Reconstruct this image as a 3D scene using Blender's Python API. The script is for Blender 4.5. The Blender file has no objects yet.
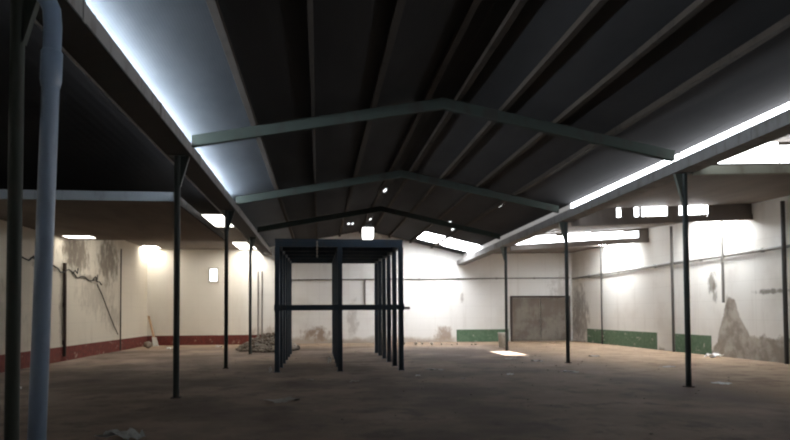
import bpy, bmesh, math, random
from mathutils import Vector, Matrix
random.seed(7)
SC = bpy.context.scene
COL = SC.collection
PI = math.pi

# ------------------------------------------------------------------ layout of the hall (metres; camera stands near the origin)
XL, XR = -2.52, 7.18            # the two column rows
WL, WR = -8.17, 13.03           # side walls
YB, YF = 31.2, -3.0             # back wall, wall behind the viewer
RX = 2.33                       # ridge
ROWS = [5.55, 11.55, 17.55, 23.55]
def sheet(X, Y):                # underside of the nave roof sheets
    z = 5.62 - (.184 if X < RX else .193) * abs(X - RX)
    if X > RX: z -= .012 * (Y - 12) * (X - RX) / 4.9
    return z
def purlin_bottom(X, Y): return sheet(X, Y) - .085
def gutter_top_r(Y): return 4.49 - .016 * (Y - 8.4)
def gutter_top_l(Y): return 4.54
RR = [11.5, 17.5, 23.5]          # upright glazing rows of the right aisle's saw-tooth roof
def row_lo(k, X): return (4.36 + .035*(X-7.2), 4.17 + .045*(X-7.2), 4.05 + .065*(X-7.2))[k]
def row_hi(k, X): return row_lo(k, X) + (.44, .30, .38)[k]
def aisle_r(X, Y, bay=None):     # underside of the right aisle roof: each bay climbs to the head of the next glazing row
    if bay is None: bay = sum(Y > r for r in RR)
    y0 = ([YF-.2] + RR)[bay]; y1 = (RR + [YB])[bay]
    z0 = 4.50 if bay == 0 else row_lo(bay-1, X) + .03
    z1 = row_hi(bay, X) if bay < 3 else 4.45 + .02*(X-7.2)
    return z0 + (z1-z0)*(Y-y0)/(y1-y0)
def aisle_l(X, Y): return 4.62

# ------------------------------------------------------------------ mesh helpers
class MB:
    def __init__(s): s.v = []; s.f = []; s.smooth = []
    def add(s, vs, fs, smooth=False):
        n = len(s.v); s.v += [tuple(v) for v in vs]
        s.f += [tuple(i + n for i in f) for f in fs]; s.smooth += [smooth] * len(fs)
        return s
    def box(s, x0, x1, y0, y1, z0, z1):
        return s.hexa([(x0,y0,z0),(x1,y0,z0),(x1,y1,z0),(x0,y1,z0),(x0,y0,z1),(x1,y0,z1),(x1,y1,z1),(x0,y1,z1)])
    def hexa(s, c):
        return s.add(c, [(3,2,1,0),(4,5,6,7),(0,1,5,4),(1,2,6,5),(2,3,7,6),(3,0,4,7)])
    def prism(s, poly, axis, a, b):          # poly: list of 2D pts, extruded on axis from a to b
        n = len(poly)
        def P(p, t):
            return {'x': (t, p[0], p[1]), 'y': (p[0], t, p[1]), 'z': (p[0], p[1], t)}[axis]
        vs = [P(p, a) for p in poly] + [P(p, b) for p in poly]
        fs = [tuple(range(n)), tuple(range(2*n-1, n-1, -1))] + [(i, i+n, (i+1) % n + n, (i+1) % n) for i in range(n)]
        return s.add(vs, fs)
    def tube(s, pts, r, n=12, cap=True):     # r: a number or one per point
        pts = [Vector(p) for p in pts]; m = len(pts)
        rs = r if isinstance(r, (list, tuple)) else [r] * m
        vs = []; fs = []; up = None
        for i, p in enumerate(pts):
            t = (pts[min(i+1, m-1)] - pts[max(i-1, 0)]).normalized()
            if up is None: up = Vector((1,0,0)) if abs(t.x) < .9 else Vector((0,1,0))
            a = (up - t * up.dot(t)).normalized(); b = t.cross(a); up = a
            for k in range(n):
                q = 2*PI*k/n
                vs.append(p + a*math.cos(q)*rs[i] + b*math.sin(q)*rs[i])
        for i in range(m-1):
            for k in range(n):
                fs.append((i*n+k, i*n+(k+1) % n, (i+1)*n+(k+1) % n, (i+1)*n+k))
        s.add(vs, fs, True)
        if cap:
            s.add(vs[:n], [tuple(range(n-1, -1, -1))]); s.add(vs[-n:], [tuple(range(n))])
        return s
    def lathe(s, prof, n=20, c=(0,0)):       # prof: (r,z) pairs
        vs = []; fs = []
        for r, z in prof:
            for k in range(n):
                q = 2*PI*k/n; vs.append((c[0]+r*math.cos(q), c[1]+r*math.sin(q), z))
        for i in range(len(prof)-1):
            for k in range(n):
                fs.append((i*n+k, i*n+(k+1) % n, (i+1)*n+(k+1) % n, (i+1)*n+k))
        return s.add(vs, fs, True)
    def rock(s, c, r, rng, flat=.6):
        bm = bmesh.new(); bmesh.ops.create_icosphere(bm, subdivisions=1, radius=1)
        sx, sy, sz = r*rng.uniform(.7,1.3), r*rng.uniform(.7,1.3), r*flat*rng.uniform(.7,1.2)
        rot = Matrix.Rotation(rng.uniform(0, 6.28), 3, 'Z')
        vs = []
        for v in bm.verts:
            k = rng.uniform(.72, 1.12)
            vs.append(rot @ Vector((v.co.x*sx*k, v.co.y*sy*k, v.co.z*sz*k)) + Vector(c))
        lo = min(v.z for v in vs)
        for v in vs: v.z += c[2] - lo
        s.add(vs, [tuple(w.index for w in f.verts) for f in bm.faces]); bm.free(); return s
    def build(s, name, mat, parent=None, bevel=0):
        me = bpy.data.meshes.new(name); me.from_pydata(s.v, [], s.f)
        me.polygons.foreach_set('use_smooth', s.smooth)
        bm = bmesh.new(); bm.from_mesh(me); bmesh.ops.recalc_face_normals(bm, faces=bm.faces); bm.to_mesh(me); bm.free()
        me.materials.append(mat)
        o = bpy.data.objects.new(name, me); COL.objects.link(o)
        if parent: o.parent = parent
        if bevel:
            b = o.modifiers.new('bevel', 'BEVEL'); b.width = bevel; b.segments = 2; b.limit_method = 'ANGLE'
        return o

def tag(o, label=None, cat=None, group=None, kind='thing'):
    if label: o['label'] = label
    if cat: o['category'] = cat
    if group: o['group'] = group
    if kind: o['kind'] = kind
    return o
def thing(name, label, cat, loc=(0,0,0), group=None, rz=0):
    o = bpy.data.objects.new(name, None); COL.objects.link(o); o.location = loc; o.rotation_euler.z = rz
    o.empty_display_size = .2
    return tag(o, label, cat, group)
def struct(o, label, cat): return tag(o, label, cat, None, 'structure')
def copy_tree(o, parent=None):
    c = o.copy(); COL.objects.link(c)
    if parent: c.parent = parent
    for ch in list(o.children): copy_tree(ch, c)
    return c

# ------------------------------------------------------------------ node helper
class G:
    def __init__(s, name):
        s.m = bpy.data.materials.new(name); s.m.use_nodes = True
        s.t = s.m.node_tree; s.b = s.t.nodes['Principled BSDF']; s.out = s.t.nodes['Material Output']
        s.tc = s.t.nodes.new('ShaderNodeTexCoord'); s.co = s.tc.outputs['Object']
        sp = s.t.nodes.new('ShaderNodeSeparateXYZ'); s.t.links.new(s.co, sp.inputs[0])
        s.x, s.y, s.z = sp.outputs
    def put(s, sock, v):
        if isinstance(v, bpy.types.NodeSocket): s.t.links.new(v, sock)
        elif isinstance(v, tuple) and len(v) == 3 and sock.type == 'RGBA': sock.default_value = (*v, 1)
        else: sock.default_value = v
    def math(s, op, a, b=0, clamp=False):
        n = s.t.nodes.new('ShaderNodeMath'); n.operation = op; n.use_clamp = clamp
        s.put(n.inputs[0], a); s.put(n.inputs[1], b); return n.outputs[0]
    def add(s, a, b): return s.math('ADD', a, b)
    def mul(s, a, b): return s.math('MULTIPLY', a, b)
    def sub(s, a, b): return s.math('SUBTRACT', a, b)
    def step(s, v, lo, hi):                  # smooth 0..1 as v goes lo..hi (lo may exceed hi)
        n = s.t.nodes.new('ShaderNodeMapRange'); n.interpolation_type = 'SMOOTHSTEP'
        s.put(n.inputs[0], v)
        if lo <= hi: a, b, c, d = lo, hi, 0, 1
        else: a, b, c, d = hi, lo, 1, 0
        for i, k in enumerate((a, b, c, d)): n.inputs[1+i].default_value = k
        return n.outputs[0]
    def noise(s, scale, detail=4, rough=.6, stretch=(1,1,1), seed=0):
        mp = s.t.nodes.new('ShaderNodeMapping'); s.put(mp.inputs[0], s.co)
        mp.inputs['Scale'].default_value = stretch; mp.inputs['Location'].default_value = (seed*3.1, seed*1.7, seed*2.3)
        n = s.t.nodes.new('ShaderNodeTexNoise'); n.inputs['Scale'].default_value = scale
        n.inputs['Detail'].default_value = detail; n.inputs['Roughness'].default_value = rough
        s.t.links.new(mp.outputs[0], n.inputs['Vector']); return n.outputs['Fac']
    def mix(s, f, a, b):
        n = s.t.nodes.new('ShaderNodeMix'); n.data_type = 'RGBA'
        s.put(n.inputs[0], f); s.put(n.inputs[6], a); s.put(n.inputs[7], b); return n.outputs[2]
    def wave(s, scale, axis='Y'):
        n = s.t.nodes.new('ShaderNodeTexWave'); n.wave_type = 'BANDS'; n.bands_direction = axis
        n.inputs['Scale'].default_value = scale; s.t.links.new(s.co, n.inputs['Vector']); return n.outputs['Fac']
    def bump(s, h, strength=.3, dist=.02):
        n = s.t.nodes.new('ShaderNodeBump'); n.inputs['Strength'].default_value = strength
        n.inputs['Distance'].default_value = dist; s.put(n.inputs['Height'], h)
        s.t.links.new(n.outputs[0], s.b.inputs['Normal'])
    def done(s, color, rough=.8, metal=0, spec=.3):
        s.put(s.b.inputs['Base Color'], color); s.put(s.b.inputs['Roughness'], rough)
        s.b.inputs['Metallic'].default_value = metal; s.b.inputs['Specular IOR Level'].default_value = spec
        return s.m

def painted(name, base, worn, rough=.55, scale=5, amt=(.52,.68), metal=0, spec=.4):
    g = G(name); n = g.noise(scale, 5, .65, (1,1,.35)); f = g.step(n, *amt)
    g.bump(g.noise(scale*8, 3), .15, .004)
    return g.done(g.mix(f, base, worn), rough, metal, spec)
def emit(name, col, strength):
    g = G(name)
    g.b.inputs['Base Color'].default_value = (.8,.85,.9,1)
    n = g.noise(2.5, 3, .6); c = g.mix(g.step(n, .35, .7), col, tuple(k*.93 for k in col))
    g.put(g.b.inputs['Emission Color'], c); g.b.inputs['Emission Strength'].default_value = strength
    g.b.inputs['Roughness'].default_value = .6
    return g.m

# ------------------------------------------------------------------ materials
SKYC = (.93, .96, 1.0)
M = {}
M['column']  = painted('dark green column paint', (.018,.026,.024), (.05,.032,.022), .5, 4)
M['post']    = painted('olive column paint', (.035,.042,.032), (.05,.04,.03), .6, 4)
M['gusset']  = painted('grey green bracket paint', (.10,.115,.10), (.12,.10,.08), .6, 6)
M['rack']    = painted('navy rack paint', (.030,.050,.075), (.045,.055,.065), .5, 6)
M['rafter']  = painted('pale green rafter paint', (.024,.030,.026), (.024,.022,.02), .8, 3, (.52,.68), 0, .1)
M['purlin']  = painted('brown purlin steel', (.042,.034,.028), (.026,.022,.019), .9, 3, (.52,.68), 0, .08)
M['beam']    = painted('grey green tie beam paint', (.22,.23,.19), (.16,.15,.12), .65, 3)
M['soffit']  = painted('gutter underside with painted shade', (.03,.028,.028), (.04,.035,.03), .8, 4)  # shade under the left gutter painted as a near-black colour
M['gutter']  = painted('grey gutter sheet', (.30,.285,.27), (.18,.155,.14), .6, 4, (.45,.7))
M['pipeblue']= painted('blue grey plastic pipe', (.25,.33,.45), (.20,.27,.37), .30, 4, (.4,.7), 0, .6)
M['pipewall']= painted('dull wall pipe', (.20,.19,.17), (.12,.10,.08), .6, 5)
M['pipedark']= painted('dark wall pipe', (.05,.045,.04), (.08,.06,.05), .6, 5)
M['rust']    = painted('rust brown drain', (.05,.035,.03), (.10,.06,.045), .8, 6)
M['wood']    = painted('bare timber', (.42,.27,.15), (.30,.19,.11), .8, 9, (.4,.65))
M['paper']   = painted('white paper scrap', (.80,.79,.76), (.55,.52,.47), .8, 14)
M['dull']    = painted('dirty pale scrap', (.42,.39,.35), (.28,.24,.20), .85, 14)
M['plastic'] = painted('crumpled grey plastic', (.50,.52,.52), (.30,.31,.31), .4, 10)
M['stone']   = painted('rubble stone', (.26,.22,.18), (.40,.36,.31), .95, 7, (.4,.6))
M['heap']    = painted('brown grey rubble', (.19,.155,.125), (.33,.29,.25), .95, 5, (.42,.6))
M['grit']    = painted('brown grit', (.17,.135,.105), (.26,.215,.175), .95, 5, (.4,.6))
M['bin']     = painted('pale streaked bin', (.80,.80,.74), (.45,.46,.41), .7, 9, (.5,.7))
M['cable']   = painted('black cable', (.02,.02,.02), (.03,.03,.03), .6, 6)
M['lamphood']= painted('lamp housing', (.12,.12,.12), (.09,.08,.07), .5, 6)
M['fascia']  = painted('grey fascia board', (.12,.13,.14), (.09,.095,.10), .6, 3)
M['baked']   = painted('dull white trim', (.55,.53,.48), (.4,.36,.3), .8, 6)
M['sky_strip'] = emit('bright rooflight sheet', SKYC, 13.0)
M['sky_left']  = emit('bright rooflight sheet over the left aisle', (1,.95,.86), 8.0)
M['sky_back'] = emit('bright rooflight over the far left corner', (1,.95,.86), 22.0)
M['pane']      = emit('bright glazing under the eave', SKYC, 16.0)
M['sky_side'] = emit('very bright rooflight by the right wall', SKYC, 40.0)
M['pane_left'] = emit('sunlit glazing under the left eave', (.80,.90,1.0), 85.0)
M['sky_gable'] = emit('very bright rooflight sheet by the end wall', SKYC, 26.0)
M['sky_hole']  = emit('sky through a small roof hole', SKYC, 2.0)
M['lamp']      = emit('glowing lamp diffuser', (1,.98,.95), 6.0)
g = G('dirty glazing'); n = g.noise(3, 4, .6, (1,1,1))
g.put(g.b.inputs['Emission Color'], g.mix(g.wave(3.2), (.62,.58,.55), (.40,.38,.38))); g.b.inputs['Emission Strength'].default_value = .42
M['pane_dirty'] = g.done((.3,.3,.3), .6)

def roof_mat(name, c1, c2, wscale, axis='Y', rough=.6, strength=.5):
    g = G(name); n = g.noise(.9, 5, .6, (1,.35,1)); n2 = g.noise(6, 3, .6)
    c = g.mix(g.step(n, .35, .7), c1, c2)
    g.bump(g.add(g.wave(wscale, axis), g.mul(n2, .25)), strength, .03)
    return g.done(c, rough, 0, .06)
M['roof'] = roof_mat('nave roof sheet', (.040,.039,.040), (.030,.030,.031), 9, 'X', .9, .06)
M['roof_eave_lit'] = roof_mat('pale blue grey eave sheet', (.105,.118,.135), (.078,.09,.105), 9, 'X', .6, .06)  # eave light painted in: lighter, bluer copy of the nave sheet
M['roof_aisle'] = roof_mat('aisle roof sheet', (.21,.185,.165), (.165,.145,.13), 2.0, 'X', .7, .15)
M['roof_shade'] = roof_mat('aisle roof sheet with painted shade', (.011,.010,.010), (.008,.007,.007), 2.0, 'X', .9, .03)  # darker copy of the aisle sheet; shade of the near bay put into colour
M['slab'] = roof_mat('low aisle ceiling board', (.20,.165,.135), (.145,.12,.10), .25, 'X', .8, .2)

def wall_mat(name, axis, extra=None, base=(.74,.72,.67), dirt=(.50,.46,.40)):
    g = G(name); u = g.y if axis == 'Y' else g.x
    st = (1,1,.12)
    streak = g.noise(2.2, 5, .65, st); big = g.noise(.35, 4, .6, (1,1,1), 3); fine = g.noise(9, 4, .7, (1,1,1), 1)
    c = g.mix(g.mul(g.step(streak, .52, .78), .45), base, dirt)
    c = g.mix(g.mul(g.step(big, .50, .72), .5), c, dirt)
    c = g.mix(g.mul(g.step(fine, .62, .75), .3), c, (.35,.31,.26))
    # block joints
    fu = g.math('FRACT', g.mul(u, 1/1.45)); fz = g.math('FRACT', g.mul(g.z, 1/.6))
    ju = g.math('LESS_THAN', fu, .012); jz = g.math('LESS_THAN', fz, .02)
    j = g.math('MAXIMUM', ju, jz)
    c = g.mix(g.mul(j, .22), c, (.35,.32,.28))
    if extra: c = extra(g, u, c, fine, streak, big)
    if extra: pass
    g.bump(g.sub(g.mul(fine, .6), j), .25, .01)
    return g.done(c, .9, 0, .15)
def blob(g, u, cu, cz, ru, rz, n, amt=.9):
    n = g.noise(3.2, 8, .7, (1,1,.6), 9)      # a soft-edged stain round (cu, cz)
    a = g.mul(g.sub(u, cu), 1/ru); b = g.mul(g.sub(g.z, cz), 1/rz)
    d = g.add(g.mul(a, a), g.mul(b, b)); d = g.add(d, g.mul(g.sub(n, .5), 4.5))
    return g.mul(g.step(d, 1.15, .0), amt)
def right_extra(g, u, c, fine, streak, big):
    n = g.noise(1.3, 5, .65, (1,1,1), 5)
    # peeled damp plaster along the foot with one tall peak
    peak = g.mul(g.step(g.math('ABSOLUTE', g.sub(u, 18.55)), .95, .0), 1.15)
    foot = g.mul(g.step(u, 20.6, 18.4), .72)
    top = g.add(g.math('MAXIMUM', peak, 0), foot)
    hgt = g.add(top, g.mul(g.sub(n, .5), .9))
    f = g.step(g.sub(g.z, hgt), .05, -.06)
    col = g.mix(g.step(g.noise(2.6, 6, .65, (1,1,1), 8), .38, .62), (.24,.205,.165), (.40,.36,.31))
    c = g.mix(g.mul(f, .92), c, col)
    for q in ((19.5, 2.45, .28, .45, .8), (19.35, 2.1, .15, .4, .7), (16.8, 2.05, .9, .09, .8), (18.75, 1.7, .10, .35, .5)):
        c = g.mix(blob(g, u, *q[:4], n, q[4]), c, (.16,.14,.11))
    # grey smears in the far corner
    c = g.mix(blob(g, u, 30.2, 1.2, 1.1, 1.8, n, .75), c, (.27,.24,.21))
    return c
def back_extra(g, u, c, fine, streak, big):
    n = g.noise(1.1, 5, .65, (1,1,1), 2)
    c = g.mix(g.mul(g.step(u, -2.6, -4.5), .55), c, (.74,.68,.56))
    for q in ((-.2, .45, .75, .45, .85), (6.2, .4, .5, .45, .75), (7.2, 2.2, .12, .3, .7), (1.65, 1.3, .3, 1.0, .5), (-2.4, .4, 1.2, .5, .5), (12.6, 1.5, .9, 2.2, .5)):
        c = g.mix(blob(g, u, *q[:4], n, q[4]), c, (.27,.18,.12) if q[1] < .6 else (.33,.29,.25))
    low = g.step(g.add(g.z, g.mul(g.sub(n, .5), -.7)), .40, .12)
    mid = g.mul(g.step(u, -3.2, -2.8), g.step(u, 7.1, 6.6))
    c = g.mix(g.mul(g.mul(low, mid), .75), c, (.36,.28,.21))
    return c
def left_extra(g, u, c, fine, streak, big):
    n = g.noise(.9, 5, .65, (1,1,1), 6)
    for q in ((22.3, 3.6, 1.5, .75, .85), (25.6, 3.6, 1.4, 1.0, .85), (24.4, 2.2, 2.2, .8, .35), (21.2, 1.9, .25, 1.8, .55), (26.2, 1.3, 1.2, .5, .35), (20, 2.95, 1.3, .12, .6), (23.2, 2.8, 1.3, .12, .5), (16.5, 1.2, 2.5, 1.2, .3)):
        c = g.mix(blob(g, u, *q[:4], n, q[4]), c, (.17,.14,.11))
    return c
M['wall_right'] = wall_mat('white block wall with peeled plaster', 'Y', right_extra)
M['wall_back'] = wall_mat('white end wall with damp foot', 'X', back_extra, (.76,.745,.715), (.58,.55,.50))
M['wall_left'] = wall_mat('cream block wall with soot', 'Y', left_extra, (.62,.565,.47), (.42,.365,.29))
M['wall_front'] = wall_mat('plain dusty wall', 'X', None, (.45,.42,.38), (.30,.27,.24))

def band_mat(name, col, dk, under, chip):
    g = G(name); n = g.noise(2.4, 5, .7, (1,1,1.6), 4); n2 = g.noise(7, 4, .6)
    f = g.step(n, chip, chip + .08)
    c = g.mix(g.step(n2, .35, .65), col, dk)
    g.bump(n2, .15, .005)
    return g.done(g.mix(g.mul(f, .85), c, under), .8, 0, .2)
M['red'] = band_mat('brick red paint', (.17,.045,.035), (.12,.035,.03), (.35,.28,.22), .60)
M['green'] = band_mat('green paint', (.125,.19,.122), (.09,.15,.092), (.45,.42,.36), .58)

g = G('dirt floor')
n1 = g.noise(.32, 5, .62); n2 = g.noise(1.5, 6, .68, (1,1,1), 2); n3 = g.noise(11, 5, .7)
c = g.mix(g.step(n1, .36, .66), (.13,.092,.07), (.30,.225,.175))
c = g.mix(g.mul(g.step(n2, .50, .68), .7), c, (.085,.060,.047))
tan_floor = g.step(g.add(g.x, g.mul(g.sub(n2, .5), 3.0)), 6.6, 9.0)  # tan tone blended in towards the right aisle and the back
tan_far = g.mul(g.step(g.add(g.y, g.mul(g.sub(n2, .5), 5.0)), 26.2, 29.0), .7)
c = g.mix(g.mul(g.math('MAXIMUM', tan_floor, tan_far), .85), c, g.mix(g.step(n2, .38, .62), (.40,.285,.18), (.25,.165,.105)))
c = g.mix(g.mul(g.step(n3, .60, .74), .4), c, (.30,.25,.20))
c = g.mix(g.mul(g.step(n3, .38, .26), .4), c, (.06,.045,.036))
g.bump(g.add(g.mul(n2, 1.0), g.mul(n3, .35)), .55, .05)
M['floor'] = g.done(c, .88, 0, .25)

# ------------------------------------------------------------------ shell
b = MB(); b.box(WL-.25, WR+.25, YF-.25, YB+.25, -.25, 0)
struct(b.build('floor', M['floor']), 'brown dirt covered concrete floor of the empty hall', 'floor')
b = MB(); b.box(WL-.25, WL, YF-.25, YB+.25, 0, 5.1)
struct(b.build('wall_left', M['wall_left']), 'sooty cream block wall along the left aisle', 'wall')
b = MB(); b.box(WR, WR+.25, YF-.25, YB+.25, 0, 5.1)
struct(b.build('wall_right', M['wall_right']), 'white block wall with peeled plaster along the right aisle', 'wall')
b = MB(); b.box(WL, WR, YB, YB+.25, 0, 6.0)
struct(b.build('wall_back', M['wall_back']), 'white gabled end wall at the back of the hall', 'wall')
b = MB(); b.box(WL, WR, YF-.25, YF, 0, 6.0)
struct(b.build('wall_front', M['wall_front']), 'plain wall behind the viewer', 'wall')

def sheet_cells(zf, xs, ys, holes, th, name, mat, label, inset=0):
    b = MB(); xs = sorted(set(xs + [h[i] for h in holes for i in (0,1)])); ys = sorted(set(ys + [h[i] for h in holes for i in (2,3)]))
    for i in range(len(xs)-1):
        for j in range(len(ys)-1):
            x0,x1,y0,y1 = xs[i],xs[i+1],ys[j],ys[j+1]; cx,cy = (x0+x1)/2,(y0+y1)/2
            if any(h[0] < cx < h[1] and h[2] < cy < h[3] for h in holes): continue
            q = [(x0,y0),(x1,y0),(x1,y1),(x0,y1)]
            b.hexa([(x,y,zf(x,y)) for x,y in q] + [(x,y,zf(x,y)+th) for x,y in q])
    return struct(b.build(name, mat), label, 'ceiling')
window_count = [0]
def light_sheet(zf, x0, x1, y0, y1, mat, label, th=.02, up=.012):
    window_count[0] += 1
    b = MB(); q = [(x0,y0),(x1,y0),(x1,y1),(x0,y1)]
    b.hexa([(x,y,zf(x,y)+up) for x,y in q] + [(x,y,zf(x,y)+up+th) for x,y in q])
    return struct(b.build('window_%d' % window_count[0], mat), label, 'rooflight')

# nave roof
sheet_cells(sheet, [-1.15, RX], [YF, YB], [], .05, 'ceiling', M['roof'], 'dark left slope of the central roof')
sheet_cells(sheet, [-2.95, -1.15], [YF, YB], [], .05, 'ceiling', M['roof_eave_lit'], 'pale blue grey eave sheets lit along the left gutter')
GS = [(4.62, 5.95, 27.4, 29.8), (5.99, 7.22, 27.5, 30.0)]
sheet_cells(sheet, [RX, 7.72], [YF, 12, 22, YB], GS, .05, 'ceiling', M['roof'], 'dark corrugated right slope of the central roof')
light_sheet(sheet, *GS[0], M['sky_gable'], 'upper bright rooflight sheet in the central roof by the end wall')
light_sheet(sheet, *GS[1], M['sky_gable'], 'lower bright rooflight sheet in the central roof by the end wall')

# right aisle saw-tooth roof: a row of upright glazing over each tie beam
HOLE = (7.55, 8.50, 21.1, 23.3)
RS = [(11.95, 12.98, 18.0, 20.3), (11.9, 12.98, 24.7, 27.2)]
ends = [YF-.2] + RR + [YB]
for k in range(4):
    hs = [h for h in RS + [HOLE] if ends[k] < h[2] < ends[k+1]]
    sheet_cells(lambda x, y: aisle_r(x, y, k), [7.36, WR], [ends[k], ends[k+1]], hs, .05, 'ceiling', M['roof_aisle'],
        ('brown underside of the right aisle roof before the nearest glazing row', 'brown underside of the right aisle roof between nearest and middle glazing rows', 'brown underside of the right aisle roof between middle and far glazing rows', 'brown underside of the right aisle roof by the end wall')[k])
light_sheet(lambda x, y: aisle_r(x, y, 2), *RS[0], M['sky_side'], 'flat bright rooflight against the right wall behind the nearest column')
light_sheet(lambda x, y: aisle_r(x, y, 3), *RS[1], M['sky_side'], 'flat bright rooflight against the right wall behind the middle column')
GL = [[(7.40, 9.17, 0), (9.20, 10.9, .06), (10.93, 12.7, .02)],
      [(8.72, 8.84, 0), (9.27, 9.40, 0), (9.50, 9.60, 0), (9.64, 10.30, 0), (10.68, 10.81, 0), (10.86, 11.02, 0), (11.04, 11.42, 0), (11.46, 11.50, 0), (11.55, 11.6, 0)],
      [(7.40, 8.10, .0), (8.16, 9.19, .05), (9.21, 9.40, .12), (9.44, 10.62, .03), (10.66, 11.96, .06), (12.0, 12.6, .1)]]
GN = ('nearest', 'middle', 'far')
for k in range(3):
    y = RR[k]; cur = 7.36; sol = MB()
    for i, (x0, x1, drop) in enumerate(GL[k]):
        window_count[0] += 1
        zz = lambda x, t: row_lo(k, x) + .03 if t == 0 else row_hi(k, x) - .01 - drop
        b = MB(); b.hexa([(x0,y-.01,zz(x0,0)),(x1,y-.01,zz(x1,0)),(x1,y+.01,zz(x1,0)),(x0,y+.01,zz(x0,0)),(x0,y-.01,zz(x0,1)),(x1,y-.01,zz(x1,1)),(x1,y+.01,zz(x1,1)),(x0,y+.01,zz(x0,1))])
        struct(b.build('window_%d' % window_count[0], M['sky_strip']), 'bright pane of the %s upright glazing row over the right aisle, number %d from the gutter' % (GN[k], i+1), 'glazing')
        sp = [(cur, x0, 0)] if x0 > cur else []
        if drop: sp.append((x0, x1, drop))
        for xa, xb, d in sp:
            za = lambda x: row_lo(k, x) - .02 if not d else row_hi(k, x) - d - .005
            sol.hexa([(xa,y-.012,za(xa)),(xb,y-.012,za(xb)),(xb,y+.02,za(xb)),(xa,y+.02,za(xa)),(xa,y-.012,row_hi(k,xa)),(xb,y-.012,row_hi(k,xb)),(xb,y+.02,row_hi(k,xb)),(xa,y+.02,row_hi(k,xa))])
        cur = x1
    x0, x1 = cur, WR
    sol.hexa([(x0,y-.012,row_lo(k,x0)-.02),(x1,y-.012,row_lo(k,x1)-.02),(x1,y+.02,row_lo(k,x1)-.02),(x0,y+.02,row_lo(k,x0)-.02),(x0,y-.012,row_hi(k,x0)),(x1,y-.012,row_hi(k,x1)),(x1,y+.02,row_hi(k,x1)),(x0,y+.02,row_hi(k,x0))])
    struct(sol.build('trim_%d' % (k+3), M['roof_aisle']), 'brown boarding between the panes of the %s glazing row' % GN[k], 'trim')

# left aisle roof
L2 = [(-4.1, -3.05, 20.3, 23.1), (-2.99, -2.86, 20.3, 23.1)]
L3 = [(-3.80, -3.2, 28.2, 31.0), (-3.10, -2.98, 28.2, 31.0), (-2.90, -2.78, 28.2, 31.0)]
L4 = [(-8.12, -7.5, 29.9, 31.0)]
L5 = [(-7.2, -4.6, 22.6, 23.8)]
sheet_cells(aisle_l, [WL, -2.70], [YF, 21.7], [h for h in L2 if h[2] < 21.7 and 0] + [(h[0], h[1], h[2], 21.7) for h in L2], .06, 'ceiling', M['roof_shade'], 'near left aisle roof underside darkened in colour as shade')
sheet_cells(aisle_l, [WL, -2.70], [21.7, YB], [(h[0], h[1], 21.7, h[3]) for h in L2] + L3 + L4 + L5, .06, 'ceiling', M['roof_aisle'], 'brown underside of the far left aisle roof')
for i, h in enumerate(L2 + L3 + L4 + L5): light_sheet(aisle_l, *h, M['sky_back' if h in L3 + L4 else 'sky_left'], ('wide bright rooflight behind the second left column','narrow bright rooflight slit behind the second left column','wide bright rooflight over the far end of the left aisle','narrow bright slit of the far left rooflight','narrowest bright slit of the far left rooflight by the gutter','rooflight in the far corner of the left aisle','rooflight above the end of the low ceiling')[i])

# low flat ceiling in the left aisle
SL = [(-8.0, -7.15, 20.6, 21.3)]
sheet_cells(lambda x, y: 3.95, [WL, -3.12], [14.0, 21.7], SL, .12, 'ceiling', M['slab'], 'low flat brown ceiling over the left aisle')
light_sheet(lambda x, y: 3.95, *SL[0], M['sky_left'], 'small bright panel in the low ceiling by the left wall')
b = MB(); b.box(WL, -3.10, 13.95, 13.995, 3.92, 4.12)
struct(b.build('trim_1', M['fascia']), 'grey fascia along the front edge of the low left ceiling', 'trim')
b = MB(); b.box(-3.115, -3.07, 14.0, 21.7, 3.91, 4.10)
struct(b.build('trim_2', M['purlin']), 'brown edge board along the side of the low left ceiling', 'trim')

# glazing under the two eaves of the central roof
def eave_pane(side, y0, y1, mat, label):
    window_count[0] += 1
    b = MB()
    if side > 0:
        x0, x1 = 7.24, 7.27
        b.hexa([(x0,y0,gutter_top_r(y0)),(x1,y0,gutter_top_r(y0)),(x1,y1,gutter_top_r(y1)),(x0,y1,gutter_top_r(y1)),
                (x0,y0,sheet(x0,y0)-.002),(x1,y0,sheet(x1,y0)-.002),(x1,y1,sheet(x1,y1)-.002),(x0,y1,sheet(x0,y1)-.002)])
    else:
        x0, x1 = -2.62, -2.59
        b.box(x0, x1, y0, y1, 4.54, sheet(x0, 0)-.002)
    struct(b.build('window_%d' % window_count[0], mat), label, 'glazing')
for i, (a, c) in enumerate([(-2.5, 5.4), (5.5, 11.75), (11.85, 17.3)]):
    eave_pane(1, a, c, M['pane'], ('bright glazing strip under the right eave beside the viewer','bright glazing strip under the right eave before the first column','bright glazing strip under the right eave past the first column')[i])
for i, (a, c) in enumerate([(17.35, 20.5), (20.55, 25.0), (25.05, 31.0)]):
    eave_pane(1, a, c, M['pane_dirty'], ('dirty ribbed glazing under the right eave by the second column','dirty ribbed glazing under the right eave by the third column','dirty ribbed glazing under the right eave by the end wall')[i])
for i, (a, c) in enumerate([(-2.5, 5.4), (5.5, 11.5), (11.6, 17.5)]):
    eave_pane(-1, a, c, M['pane_left'], ('hidden bright glazing under the left eave beside the viewer','hidden bright glazing under the left eave before the second column','hidden bright glazing under the left eave past the second column')[i])
for i, (a, c) in enumerate([(17.6, 24.0), (24.1, 31.0)]):
    eave_pane(-1, a, c, M['pane_dirty'], ('dirty glazing under the left eave past the third column','dirty glazing under the left eave by the end wall')[i])

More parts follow.
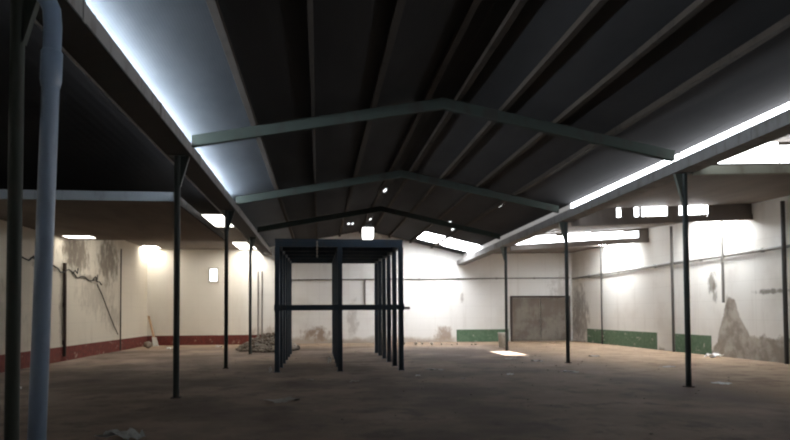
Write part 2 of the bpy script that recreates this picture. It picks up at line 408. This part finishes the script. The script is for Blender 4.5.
# painted bands
def band(name, mat, label, axis, pieces, h, at_, d):
    b = MB()
    for a, c in pieces:
        if axis == 'x': b.box(a, c, at_ - d, at_ + .0, 0, h)
        elif d > 0: b.box(at_, at_ + d, a, c, 0, h)
        else: b.box(at_ + d, at_, a, c, 0, h)
    struct(b.build(name, mat), label, 'painted band')
band('baseboard_left', M['red'], 'brick red painted band along the left wall', 'y', [(YF, YB)], .46, WL, .008)
band('baseboard_back', M['red'], 'brick red painted band on the left end of the back wall', 'x', [(WL+.01, -2.75)], .46, YB, .008)
band('baseboard_back', M['green'], 'green painted band on the back wall beside the metal door', 'x', [(6.9, 9.62)], .62, YB, .008)
band('baseboard_right', M['green'], 'green painted band along the foot of the right wall', 'y', [(23.0, 29.4)], .66, WR, -.008)
band('baseboard_right', M['green'], 'short green painted band past the white gap on the right wall', 'y', [(19.6, 21.75)], .66, WR, -.008)

# small bright vent window high on the left of the back wall
b = MB(); b.box(-5.24, -4.92, YB-.03, YB-.01, 3.08, 3.66)
window_count[0] += 1
w = struct(b.build('window_%d' % window_count[0], M['lamp']), 'small bright window high on the left of the back wall', 'window')
b = MB()
b.box(-5.32, -4.84, YB-.07, YB, 3.66, 3.74); b.box(-5.32, -5.24, YB-.05, YB, 3.04, 3.66); b.box(-4.92, -4.84, YB-.05, YB, 3.04, 3.66); b.box(-5.32, -4.84, YB-.06, YB, 3.0, 3.08)
b.build('window_frame', M['baked'], w)

# grimy metal double door in the back right corner
d0 = thing('door_1', 'grimy brown metal double door in the back right corner', 'door', (9.72, YB, 0)); d0['kind'] = 'structure'
g = G('grimy door sheet'); n = g.noise(.8, 5, .65, (1,1,1)); n2 = g.noise(3.5, 5, .7, (1,1,.5), 2)
c = g.mix(g.step(n, .42, .6), (.135,.11,.088), (.215,.19,.16)); c = g.mix(g.mul(g.step(n2, .52, .7), .8), c, (.13,.10,.075))
g.bump(g.add(g.wave(3.2, 'X'), g.mul(n2, .5)), .2, .02); M['door'] = g.done(c, .75)
for k in (0, 1):
    x0 = .08 + k*1.51
    lf = MB().box(x0, x0+1.49, -.06, -.015, .02, 2.22).build('door_leaf', M['door'], d0, .006)
    for z in (.08, 1.08, 2.06): MB().box(x0+.03, x0+1.46, -.085, -.06, z, z+.09).build('rail', M['door'], lf)
    hx = x0 + (1.40 if k == 0 else .09)
    MB().tube([(hx,-.085,.95),(hx,-.13,.97),(hx,-.13,1.13),(hx,-.085,1.15)], .012, 8).build('door_handle', M['pipedark'], lf)
MB().prism([(0,0),(.08,0),(.08,2.23),(3.09,2.23),(3.09,0),(3.17,0),(3.17,2.32),(0,2.32)], 'y', -.10, 0).build('door_frame', M['rust'], d0)

# ------------------------------------------------------------------ steel columns
def column(side, Y, label, shaft):
    X = XL if side < 0 else XR
    top = (4.325 if side < 0 else gutter_top_r(Y + .1) - .226)
    t = thing('steel_column', label, 'column', (X, Y, 0))
    MB().tube([(0,0,.015),(0,0,top-.012)], .055, 16).build('shaft', M[shaft], t)
    MB().box(-.08,.08,-.08,.08,0,.016).build('base_plate', M['rust'], t)
    MB().box(-.14,.14,-.10,.10,top-.013,top-.001).build('cap_plate', M[shaft], t)
    s = -side                                   # bracket points to the nave
    gm = M['gusset'] if side > 0 else M[shaft]
    gz = top - .014
    MB().prism([(s*.054, gz-.48),(s*.054, gz),(s*.20, gz)], 'y', -.008, .008).build('gusset', gm, t)
    MB().prism([(s*.05, gz-.52),(s*.058, gz-.55),(s*.215, gz-.01),(s*.215, gz),(s*.195, gz)], 'y', -.035, .035).build('brace', gm, t)
    return t
for Y, lb in zip(ROWS, ['olive steel column close to the blue downpipe at the left', 'dark steel column second along the left gutter with its foot in open floor', 'dark steel column third along the left gutter', 'dark steel column farthest along the left gutter by the rubble heap']):
    column(-1, Y, lb, 'post' if Y < 6 else 'column')
for Y, lb in zip(ROWS[1:], ['grey green steel column nearest the viewer in the right row', 'dark green steel column middle of the right row', 'dark green steel column farthest in the right row beside the pale bin']):
    column(1, Y, lb, 'column')

# gutters
X0, X1, z0, z1 = -2.70, -2.27, 4.325, 4.54
gl = thing('valley_gutter', 'long grey steel gutter along the left column row', 'gutter', (0,0,0))
MB().box(X0, X0+.02, YF, YB, z0+.02, z1).box(X0+.02, X1-.02, YF, YB, z0+.02, z0+.04).box(X1-.02, X1, YF, YB, z0+.02, z1).build('channel', M['gutter'], gl)
MB().box(X0, X1, YF, YB, z0, z0+.02).build('soffit', M['soffit'], gl)
for y in range(6, 31, 3): MB().box(X1, X1+.012, y+.3, y+.36, z0, z1).build('joint_strap', M['gutter'], gl)
def rbox(b, x0, x1, y0, y1, dz0, dz1):
    f = gutter_top_r
    b.hexa([(x0,y0,f(y0)+dz0),(x1,y0,f(y0)+dz0),(x1,y1,f(y1)+dz0),(x0,y1,f(y1)+dz0),(x0,y0,f(y0)+dz1),(x1,y0,f(y0)+dz1),(x1,y1,f(y1)+dz1),(x0,y1,f(y1)+dz1)])
    return b
gr = thing('valley_gutter', 'long grey steel gutter along the right column row', 'gutter', (0,0,0))
M['gutter_dull'] = painted('dull grey gutter sheet', (.17,.165,.16), (.11,.10,.09), .7, 4, (.45,.7))
b = MB(); rbox(b, 6.96, 7.36, YF, YB, -.225, -.205); rbox(b, 6.96, 6.98, YF, YB, -.205, 0); rbox(b, 7.34, 7.36, YF, YB, -.205, 0)
b.build('channel', M['gutter_dull'], gr)
for y in range(9, 31, 3): rbox(MB(), 6.948, 6.96, y+.3, y+.36, -.225, 0).build('joint_strap', M['gutter_dull'], gr)
t = tag(MB().tube([(-2.72, YF, 4.32), (-2.72, YB, 4.32)], .018, 8).build('gutter_conduit', M['pipewall']), 'thin grey conduit running along the outer side of the left gutter', 'conduit')

# blue downpipe
t = thing('downpipe', 'thick blue grey plastic downpipe close to the viewer at the left', 'pipe', (-2.21, 5.25, 0))
MB().tube([(0,0,0),(.083,0,3.42)], .066, 24).build('pipe', M['pipeblue'], t)
MB().tube([(.080,0,3.30),(.082,0,3.36),(.087,0,3.58),(.088,0,3.60)], [.070,.080,.080,.070], 24).build('collar', M['pipeblue'], t)
MB().tube([(.086,0,3.55),(.092,0,3.80),(.082,0,3.93),(.03,.02,4.04),(-.06,.05,4.12),(-.17,.07,4.17),(-.2,.08,4.322)], .068, 24).build('elbow', M['pipeblue'], t)
MB().tube([(-.19,.074,4.20),(-.2,.08,4.31)], .085, 24).build('outlet_socket', M['pipeblue'], t)
# roof frames
def rafter(Y, label):
    t = thing('roof_rafter', label, 'rafter', (0, Y, 0))
    for nm, xa, xb in (('left_arm', -2.265, RX), ('right_arm', RX, 6.955)):
        za, zb = purlin_bottom(xa, Y)-.003, purlin_bottom(xb, Y)-.003
        MB().prism([(xa, za-.2),(xb, zb-.2),(xb, zb),(xa, za)], 'y', -.06, .06).build('rafter_arm', M['rafter'], t)
    zz = purlin_bottom(RX, Y)
    for s in (-1, 1):
        MB().prism([(RX-.45, zz-.27),(RX, zz-.19),(RX+.45, zz-.27),(RX+.45, zz-.12),(RX, zz-.04),(RX-.45, zz-.12)], 'y', s*.061, s*.072).build('ridge_plate', M['rafter'], t)
for Y, lb in zip(ROWS[1:], ['pale green rafter nearest the viewer spanning the central roof', 'pale green rafter second from the viewer across the central roof', 'rafter across the central roof above the back of the dark rack']): rafter(Y, lb)

# purlins
for X, lb in ((-1.17, 'brown purlin edging the brightly lit left roof panel'), (-.10, 'thin pale purlin second up the left roof slope'), (1.01, 'purlin third up the left roof slope'), (2.02, 'left one of the twin ridge purlins'), (2.62, 'right one of the twin ridge purlins'),
              (3.50, 'purlin next below the ridge on the right roof slope'), (4.56, 'purlin second below the ridge on the right roof slope'), (5.65, 'purlin third below the ridge on the right roof slope')):
    w = .035 if X == -.10 else .05
    b = MB()
    ys = [YF, 12, 22, YB]
    for y0, y1 in zip(ys[:-1], ys[1:]):
        def zc(x, y, e): return sheet(x, y) - e
        q = [(X-w,y0),(X+w,y0),(X+w,y1),(X-w,y1)]
        b.hexa([(x,y,purlin_bottom(X,y)) for x,y in q] + [(x,y,sheet(x,y)-.003) for x,y in q])
    tag(b.build('purlin', M['purlin']), lb, 'purlin')

# tie beams across the right aisle
for Y, lb in zip(ROWS[1:], ['pale grey green tie beam under the nearest right rooflight', 'tie beam across the right aisle at the middle column', 'tie beam across the right aisle at the far column']):
    b = MB(); k = ROWS.index(Y) - 1; x0, x1 = 7.36, WR
    b.prism([(x0, row_lo(k,x0)-.19),(x1, row_lo(k,x1)-.19),(x1, row_lo(k,x1)-.025),(x0, row_lo(k,x0)-.025)], 'y', Y-.10, Y+.03)
    tag(b.build('tie_beam', M['beam' if k == 0 else 'roof_aisle']), lb, 'beam')

# bright pinholes in the roof
for X, Y, lb in ((2.20, 20.8, 'small bright hole in the roof left of the ridge'), (5.06, 24.07, 'small bright hole above the end rooflight'), (5.47, 25.2, 'small bright hole just below another over the end rooflight'),
                 (5.75, 19.4, 'small bright hole on its own in the right roof slope'), (6.45, 24.5, 'small bright hole low on the right slope beside the gutter'),
                 (1.30, 27.6, 'left one of two small bright holes side by side above the rack'), (1.48, 27.8, 'right one of two small bright holes side by side above the rack'), (2.24, 27.3, 'small bright hole right above the hanging lamp')):
    b = MB(); rr = random.Random(int(X*100))
    pts = [(X + .055*math.cos(a)*rr.uniform(.7,1.2), Y + .32*math.sin(a)*rr.uniform(.8,1.2)) for a in [k*PI/4 for k in range(8)]]
    n = 8
    vs = [(x,y,sheet(x,y)-.006) for x,y in pts] + [(x,y,sheet(x,y)+.001) for x,y in pts]
    b.add(vs, [tuple(range(n)), tuple(range(2*n-1, n-1, -1))] + [(i, i+n, (i+1) % n + n, (i+1) % n) for i in range(n)])
    tag(b.build('roof_hole', M['sky_hole']), lb, 'roof hole')

# hanging lamp
t = thing('pendant_lamp', 'glowing box lamp hanging from the ridge behind the rack', 'lamp', (1.83, 23.55, 4.27))
MB().prism([(-.17,0),(.17,0),(.20,.10),(.20,.42),(-.20,.42),(-.20,.10)], 'y', -.19, .19).build('lamp_diffuser', M['lamp'], t, .02)
MB().box(-.21,.21,-.21,.21,.42,.47).box(-.11,.11,-.11,.11,.47,.58).build('lamp_housing', M['lamphood'], t, .01)
MB().tube([(0,0,.58),(0,0,purlin_bottom(1.83,23.55)-.203-4.27)], .012, 8).build('rod', M['lamphood'], t)

# ------------------------------------------------------------------ dark steel rack frame
RY = [16.2 + 1.42*i for i in range(6)]
rk = thing('rack_frame', 'tall dark navy steel storage rack frame standing in mid hall', 'rack', (0.5, 16.2, 0))
def rl(x, y): return x - .5, y - 16.2
def rtop(y): return 3.34 + .02*(y-16.2)
for X in (-1.06, .53, 2.11):
    for y in RY:
        lx, ly = rl(X, y)
        p = MB().box(lx-.06, lx+.06, ly-.09, ly+.09, .012, rtop(y)-.16).build('post', M['rack'], rk)
        MB().box(lx-.08, lx+.08, ly-.11, ly+.11, 0, .014).build('foot_plate', M['rack'], p)
def slope_box(b, x0, x1, y0, y1, e0, e1):
    b.hexa([(x0,y0-16.2,rtop(y0)+e0),(x1,y0-16.2,rtop(y0)+e0),(x1,y1-16.2,rtop(y1)+e0),(x0,y1-16.2,rtop(y1)+e0),(x0,y0-16.2,rtop(y0)+e1),(x1,y0-16.2,rtop(y0)+e1),(x1,y1-16.2,rtop(y1)+e1),(x0,y1-16.2,rtop(y1)+e1)])
    return b
for X in (-1.06, .53, 2.11):
    lx = X-.5; slope_box(MB(), lx-.05, lx+.05, RY[0]-.05, RY[-1]+.05, -.16, 0).build('top_rail', M['rack'], rk)
for y in RY:
    for xa, xb in ((-1.06, .53), (.53, 2.11)):
        slope_box(MB(), xa-.5+.05, xb-.5-.05, y-.045, y+.045, -.15, -.002).build('cross_beam', M['rack'], rk)
slope_box(MB(), -1.62, 1.67, RY[0]-.06, RY[-1]+.06, .0, .05).build('deck', M['rack'], rk)
MB().box(-1.63, 1.68, -.14, -.09, 1.56, 1.70).build('front_rail', M['rack'], rk)
MB().tube([(1.64, -.08, 1.61), (1.83, -.08, 1.605)], .035, 12).build('pipe_stub', M['gutter'], rk)
for X in (-1.06, .53, 2.11): MB().box(X-.5-.07, X-.5+.07, -.16, -.14, 1.55, 1.71).build('clamp', M['rack'], rk)
# short chain hanging off the front beam
b = MB()
for k in range(9):
    z = 3.3 - k*.045; a = k % 2
    pts = [(math.cos(q)*.016*(1-a), -.07 + math.cos(q)*.016*a, z + math.sin(q)*.028) for q in [i*2*PI/10 for i in range(11)]]
    b.tube([(x-.56+.06, y, zz) for x, y, zz in pts], .006, 6, False)
ch = tag(b.build('chain', M['baked']), 'short pale chain hanging off the front top beam of the rack', 'chain'); ch.location = (.5-.05, 16.2, .01)

# ------------------------------------------------------------------ pipes on the walls
def wall_pipe(name, label, pts, r, mat, clips=(), out=None):
    o = MB().tube(pts, r, 10).build(name, M[mat])
    tag(o, label, 'pipe')
    if clips:
        for p in clips:
            x, y, z = p
            b = MB().box(*( (x-.02-abs(out[0])*.03, x+.02+abs(out[0])*.03, y-.02-abs(out[1])*.03, y+.02+abs(out[1])*.03, z-r-.02, z+r+.02)))
            b.build('pipe_clip', M[mat], o)
    return o
wall_pipe('wall_pipe', 'grey pipe running level across the back wall behind the rack', [(-2.0, YB-.06, 3.13), (12.9, YB-.06, 3.25)], .03, 'pipewall', [(x, YB-.035, 3.13+.0081*(x+2)) for x in (-1,1,3,5,7,9,11)], (0,1,0))
wall_pipe('wall_pipe', 'grey pipe running level along the right wall at mid height', [(WR-.07, 30.9, 3.20), (WR-.07, 10.5, 3.30)], .045, 'pipewall', [(WR-.04, y, 3.20+.0049*(30.9-y)) for y in (29,26,23,20,17,14)], (1,0,0))
for Y, z0, z1, r, mat, lb in ((27.5, .0, 4.55, .035, 'pipedark', 'thin dark pipe up the right wall behind the middle column'), (21.65, .0, 4.62, .05, 'pipedark', 'dark upright pipe on the right wall beside the white gap in the green band'),
                        (18.7, 1.75, 4.5, .045, 'pipewall', 'upright pipe on the right wall ending above the peeled plaster'), (16.05, .0, 4.55, .06, 'pipedark', 'thick dark upright pipe on the right wall at the edge of view')):
    wall_pipe('wall_pipe', lb, [(WR-.13 if z0 == 0 else WR-.16, Y, z0), (WR-.13 if z0 == 0 else WR-.16, Y, z1)], r, mat)
for x, lb in ((-2.96, 'left one of two thin pale upright pipes on the back wall'), (-2.77, 'right one of two thin pale upright pipes on the back wall')):
    wall_pipe('wall_pipe', lb, [(x, YB-.05, .0), (x, YB-.05, 3.55)], .03, 'pipewall')
wall_pipe('wall_pipe', 'short pipe dropping from the level pipe behind the rack', [(2.27, YB-.05, 3.12), (2.27, YB-.05, 1.7)], .035, 'pipewall')
wall_pipe('drain_pipe', 'rusty dark drain pipe on the left wall with broken foot', [(WL+.06, 21.3, .15), (WL+.06, 21.25, 3.15)], .05, 'rust', [(WL+.04, 21.27, z) for z in (.6, 1.8, 2.9)], (1,0,0))
wall_pipe('wall_pipe', 'thin dark upright pipe on the left wall near the far corner', [(WL+.04, 27.05, .0), (WL+.04, 27.05, 4.2)], .025, 'pipedark')
# loose cables on the left wall
rr = random.Random(3)
pts = []
for i in range(30):
    y = 18.3 + i*.22; pts.append((WL+.03+rr.uniform(0,.03), y, 3.12 - .075*(y-18.3) + .06*math.sin(y*5) + rr.uniform(-.04,.04)))
tag(MB().tube(pts, .022, 7).build('wall_cable', M['cable']), 'loose black cable sagging along the left wall', 'cable')
pts = [(WL+.03, 24.3, 2.60), (WL+.035, 24.8, 2.25), (WL+.03, 25.5, 1.65), (WL+.04, 26.2, 1.05), (WL+.03, 26.75, .68)]
tag(MB().tube(pts, .016, 7).build('wall_cable', M['cable']), 'thin cable slanting down the left wall to the red band', 'cable')
for k, (y, z, lb) in enumerate(((18.9, 3.05, 'bent black wire end sticking from the left wall nearest the olive column'), (19.6, 2.95, 'bent black wire end sticking from the left wall beside the blue pipe'), (22.0, 2.85, 'bent black wire end sticking from the left wall above the drain pipe'), (23.9, 2.75, 'bent black wire end sticking from the left wall past the drain pipe'))):
    tag(MB().tube([(WL+.01, y, z), (WL+.06, y+.1, z+.12), (WL+.1, y+.18, z+.02), (WL+.08, y+.3, z+.2)], .02, 6).build('wire_end', M['cable']), lb, 'wire')

# ------------------------------------------------------------------ loose things
t = thing('timber_plank', 'thin bare timber plank leaning in the far left corner', 'plank', (-7.55, 30.4, 0))
MB().hexa([(-.05,-.03,0),(.05,-.03,0),(.05,.03,0),(-.05,.03,0),(-.57,.66,1.42),(-.47,.66,1.42),(-.47,.72,1.42),(-.57,.72,1.42)]).build('board', M['wood'], t)
MB().hexa([(-.12,-.06,0),(.14,-.06,0),(.14,-.035,0),(-.12,-.035,0),(-.22,.12,.42),(-.02,.12,.42),(-.02,.145,.42),(-.22,.145,.42)]).build('broken_end', M['baked'], t)
rng = random.Random(11)
o = MB().rock((0,0,0), .22, rng, .8).build('rubble_lump', M['grit']); o.location = (-7.35, 28.3, 0)
tag(o, 'dark lump of rubble below the leaning plank', 'rubble')

t = thing('waste_bin', 'pale streaked bin standing behind the farthest right column', 'bin', (7.72, 25.9, 0))
MB().lathe([(.0,.0),(.15,.0),(.19,.58),(.205,.60),(.205,.63),(.185,.63),(.17,.3),(.14,.04),(0,.04)], 20).build('body', M['bin'], t)
MB().tube([(.2,0,.56),(.235,.0,.50),(.235,0,.40),(.195,0,.36)], .012, 6).build('handle', M['pipewall'], t)

# rubble heap beside the rack
rng = random.Random(5); b = MB()
for k in range(420):
    a = rng.uniform(0, 2*PI); q = rng.random()**.7
    x, y = math.cos(a)*q*1.25, math.sin(a)*q*2.2
    h = max(0, .7*(1-q*q) - .05)
    b.rock((x, y, h*rng.uniform(0,.9)), rng.uniform(.05,.14), rng, .7)
o = b.build('rubble_heap', M['heap']); o.location = (-2.05, 26.4, 0)
tag(o, 'heap of pale rubble on the floor left of the rack', 'rubble', None, 'stuff')
for k, (x, y, rz, lb) in enumerate(((-2.35, 25.3, .3, 'broken board lying across the front of the rubble heap'), (-1.5, 26.9, 1.0, 'broken board sticking up behind the rubble heap'))):
    o = MB().hexa([(-.5,-.07,.20),(.5,-.06,.30),(.52,.06,.30),(-.5,.07,.20),(-.5,-.07,.225),(.5,-.06,.325),(.52,.06,.325),(-.5,.07,.225)]).build('broken_board', M['wood' if k else 'dull'])
    o.location = (x, y, .0); o.rotation_euler.z = rz; tag(o, lb, 'board')
# chunks along the foot of the back wall
proto = None
spots = [(3.9,28.8),(4.4,28.5),(4.75,28.9),(5.1,28.3),(5.6,28.5),(6.0,28.1),(6.35,28.6),(6.9,28.0),(7.15,28.3),(4.2,29.6),(5.3,29.7),(3.2,29.3)]
for i, (x, y) in enumerate(spots):
    if i % 4 == 0: 
        o = MB().rock((0,0,0), rng.uniform(.11,.19), rng, .6).build('rubble_chunk', M['stone'])
        proto = o
    else:
        o = proto.copy(); COL.objects.link(o)
    o.location = (x, y, 0); o.rotation_euler.z = rng.uniform(0, 6)
    s = rng.uniform(.35, .75); o.scale = (s, s, s)
    tag(o, 'small broken rubble chunk in the loose row in front of the white end wall', 'rubble', 'rubble chunks by the end wall')
# grit on the floor
b = MB(); rng = random.Random(21)
for k in range(500):
    x, y = rng.uniform(-7.9, 12.8), rng.uniform(6.5, 30.8)
    if abs(x-7.18) < .2 and min(abs(y-r) for r in ROWS) < .2: continue
    b.rock((x, y, -.004), rng.uniform(.008,.024), rng, .5)
tag(b.build('floor_grit', M['grit']), 'loose grit and crumbs scattered over the dirt floor', 'grit', None, 'stuff')

# paper and plastic scraps
def scrap(x, y, w, l, mat, name, label, cat, hh=.05, seed=0):
    rr = random.Random(seed+77); n = 6; vs = []; fs = []
    for lay in (0, 1):
        for i in range(n):
            for j in range(n):
                e = (i in (0, n-1)) or (j in (0, n-1))
                vs.append(((i/(n-1)-.5)*w*rr.uniform(.85,1.1), (j/(n-1)-.5)*l*rr.uniform(.85,1.1), 0))
    hs = [[rr.uniform(.0, hh) for j in range(n)] for i in range(n)]
    base = vs[:n*n]; vs = [(a, c, .001 + hs[k//n][k % n]) for k, (a, c, _) in enumerate(base)] + [(a, c, .006 + hs[k//n][k % n]) for k, (a, c, _) in enumerate(base)]
    for i in range(n-1):
        for j in range(n-1):
            k = i*n+j; fs += [(k, k+1, k+n+1, k+n), (k+n*n, k+n+n*n, k+n+1+n*n, k+1+n*n)]
    ring = [j for j in range(n)] + [i*n+n-1 for i in range(1, n)] + [(n-1)*n+j for j in range(n-2, -1, -1)] + [i*n for i in range(n-2, 0, -1)]
    for a, c in zip(ring, ring[1:]+ring[:1]): fs.append((a, c, c+n*n, a+n*n))
    o = MB().add(vs, fs).build(name, M[mat]); o.location = (x, y, 0); o.rotation_euler.z = rr.uniform(0, 3)
    return tag(o, label, cat)
S = [(12.5,18.7,.42,.5,'paper','white paper sheet at the foot of the peeled plaster on the right wall',.14), (8.12,11.9,.26,.34,'paper','pale scrap just right of the nearest right column foot',.03),
     (9.15,15.7,.42,.3,'dull','flat pale scrap on the sandy floor behind the nearest right column',.03), (6.15,14.9,.22,.4,'paper','white scrap right of the middle of the floor, below the middle column foot',.03),
     (6.5,18.3,.2,.34,'paper','small white scrap between the sunlit patch and middle column foot',.04), (6.0,19.2,.4,.4,'dull','dull scrap right in front of the sunlit patch',.04),
     (4.5,14.5,.16,.25,'paper','small white scrap on the floor below the sunlit patch',.03), (2.95,16.0,.26,.5,'dull','dull torn sheet on the floor just right of the rack',.03),
     (2.3,14.6,.1,.15,'paper','tiny white scrap in front of the right end of the rack',.03), (.75,13.6,.14,.2,'dull','dull scrap on the floor in front of the rack middle',.03),
     (3.2,13.8,.1,.14,'dull','tiny dull scrap in the open floor right of the rack front',.02), (.30,18.6,.07,.1,'paper','white scrap standing between the rack posts',.22),
     (-.62,10.8,.38,.5,'dull','faint crumpled scrap nearest the viewer in mid floor',.05), (-5.9,13.2,.1,.16,'paper','small white scrap on the dark floor behind the olive column',.10),
     (-.2,14.1,.1,.16,'dull','tiny dull scrap in front of the left bay of the rack',.02), (-1.22,16.05,.06,.06,'paper','white scrap at the front left foot of the rack',.16),
     (12.1,13.9,.16,.2,'paper','tiny white scrap on the tan floor at the right edge of view',.03), (9.0,19.8,.3,.25,'dull','pale scrap on the tan floor behind the nearest right column, farther off',.04),
     (-6.2,27.4,.35,.3,'paper','white scrap before the red band left of the second left column',.10), (-4.4,28.6,.3,.3,'dull','dull scrap before the red band between the left columns',.10)]
for i, (x, y, w, l, m, lb, hh) in enumerate(S): scrap(x, y, w, l, m, 'paper_scrap', lb, 'scrap', hh, i)
o = scrap(-2.33, 7.85, .46, .32, 'plastic', 'plastic_bag', 'crumpled grey plastic bag on the floor at the bottom edge of view', 'bag', .12, 99)

# ------------------------------------------------------------------ light
W = bpy.data.worlds.new('World'); SC.world = W; W.use_nodes = True
bg = W.node_tree.nodes['Background']; bg.inputs[0].default_value = (.86,.93,1,1); bg.inputs[1].default_value = 6.0
sun = bpy.data.lights.new('sun', 'SUN'); sun.energy = 50; sun.angle = .009; sun.color = (1,.96,.90)
so = bpy.data.objects.new('sun', sun); COL.objects.link(so)
hc = Vector(((HOLE[0]+HOLE[1])/2, (HOLE[2]+HOLE[3])/2, aisle_r(8.0, 22.2)))
so.rotation_euler = (hc - Vector((6.72, 22.2, 0))).to_track_quat('Z', 'Y').to_euler(); so.location = (9, 28, 12)

# ------------------------------------------------------------------ camera
f, yaw, pit, rol, hh, cy = 627, 6.9, 1.92, .34, 1.48, 292
y_, t_, r_ = map(math.radians, (yaw, pit, rol))
R = Vector((math.cos(y_), -math.sin(y_), 0)); F = Vector((math.sin(y_)*math.cos(t_), math.cos(y_)*math.cos(t_), math.sin(t_)))
U = Vector((-math.sin(y_)*math.sin(t_), -math.cos(y_)*math.sin(t_), math.cos(t_)))
A = R*math.cos(r_) - U*math.sin(r_); B = R*math.sin(r_) + U*math.cos(r_)
cam = bpy.data.cameras.new('camera'); co = bpy.data.objects.new('camera', cam); COL.objects.link(co)
m = Matrix((A, B, -F)).transposed().to_4x4(); m.translation = (0, 0, hh); co.matrix_world = m
cam.sensor_width = 36; cam.lens = 36*f/790; cam.shift_y = (cy-220)/790; cam.clip_start = .05; cam.clip_end = 200
SC.camera = co

vs = SC.view_settings
vs.view_transform = 'Standard'; vs.look = 'None'; vs.gamma = 1; vs.use_curve_mapping = False; vs.exposure = 0
cy_ = SC.cycles
cy_.max_bounces = 8; cy_.diffuse_bounces = 5; cy_.glossy_bounces = 3; cy_.use_denoising = True
cy_.sample_clamp_indirect = 6; cy_.filter_width = 2.2
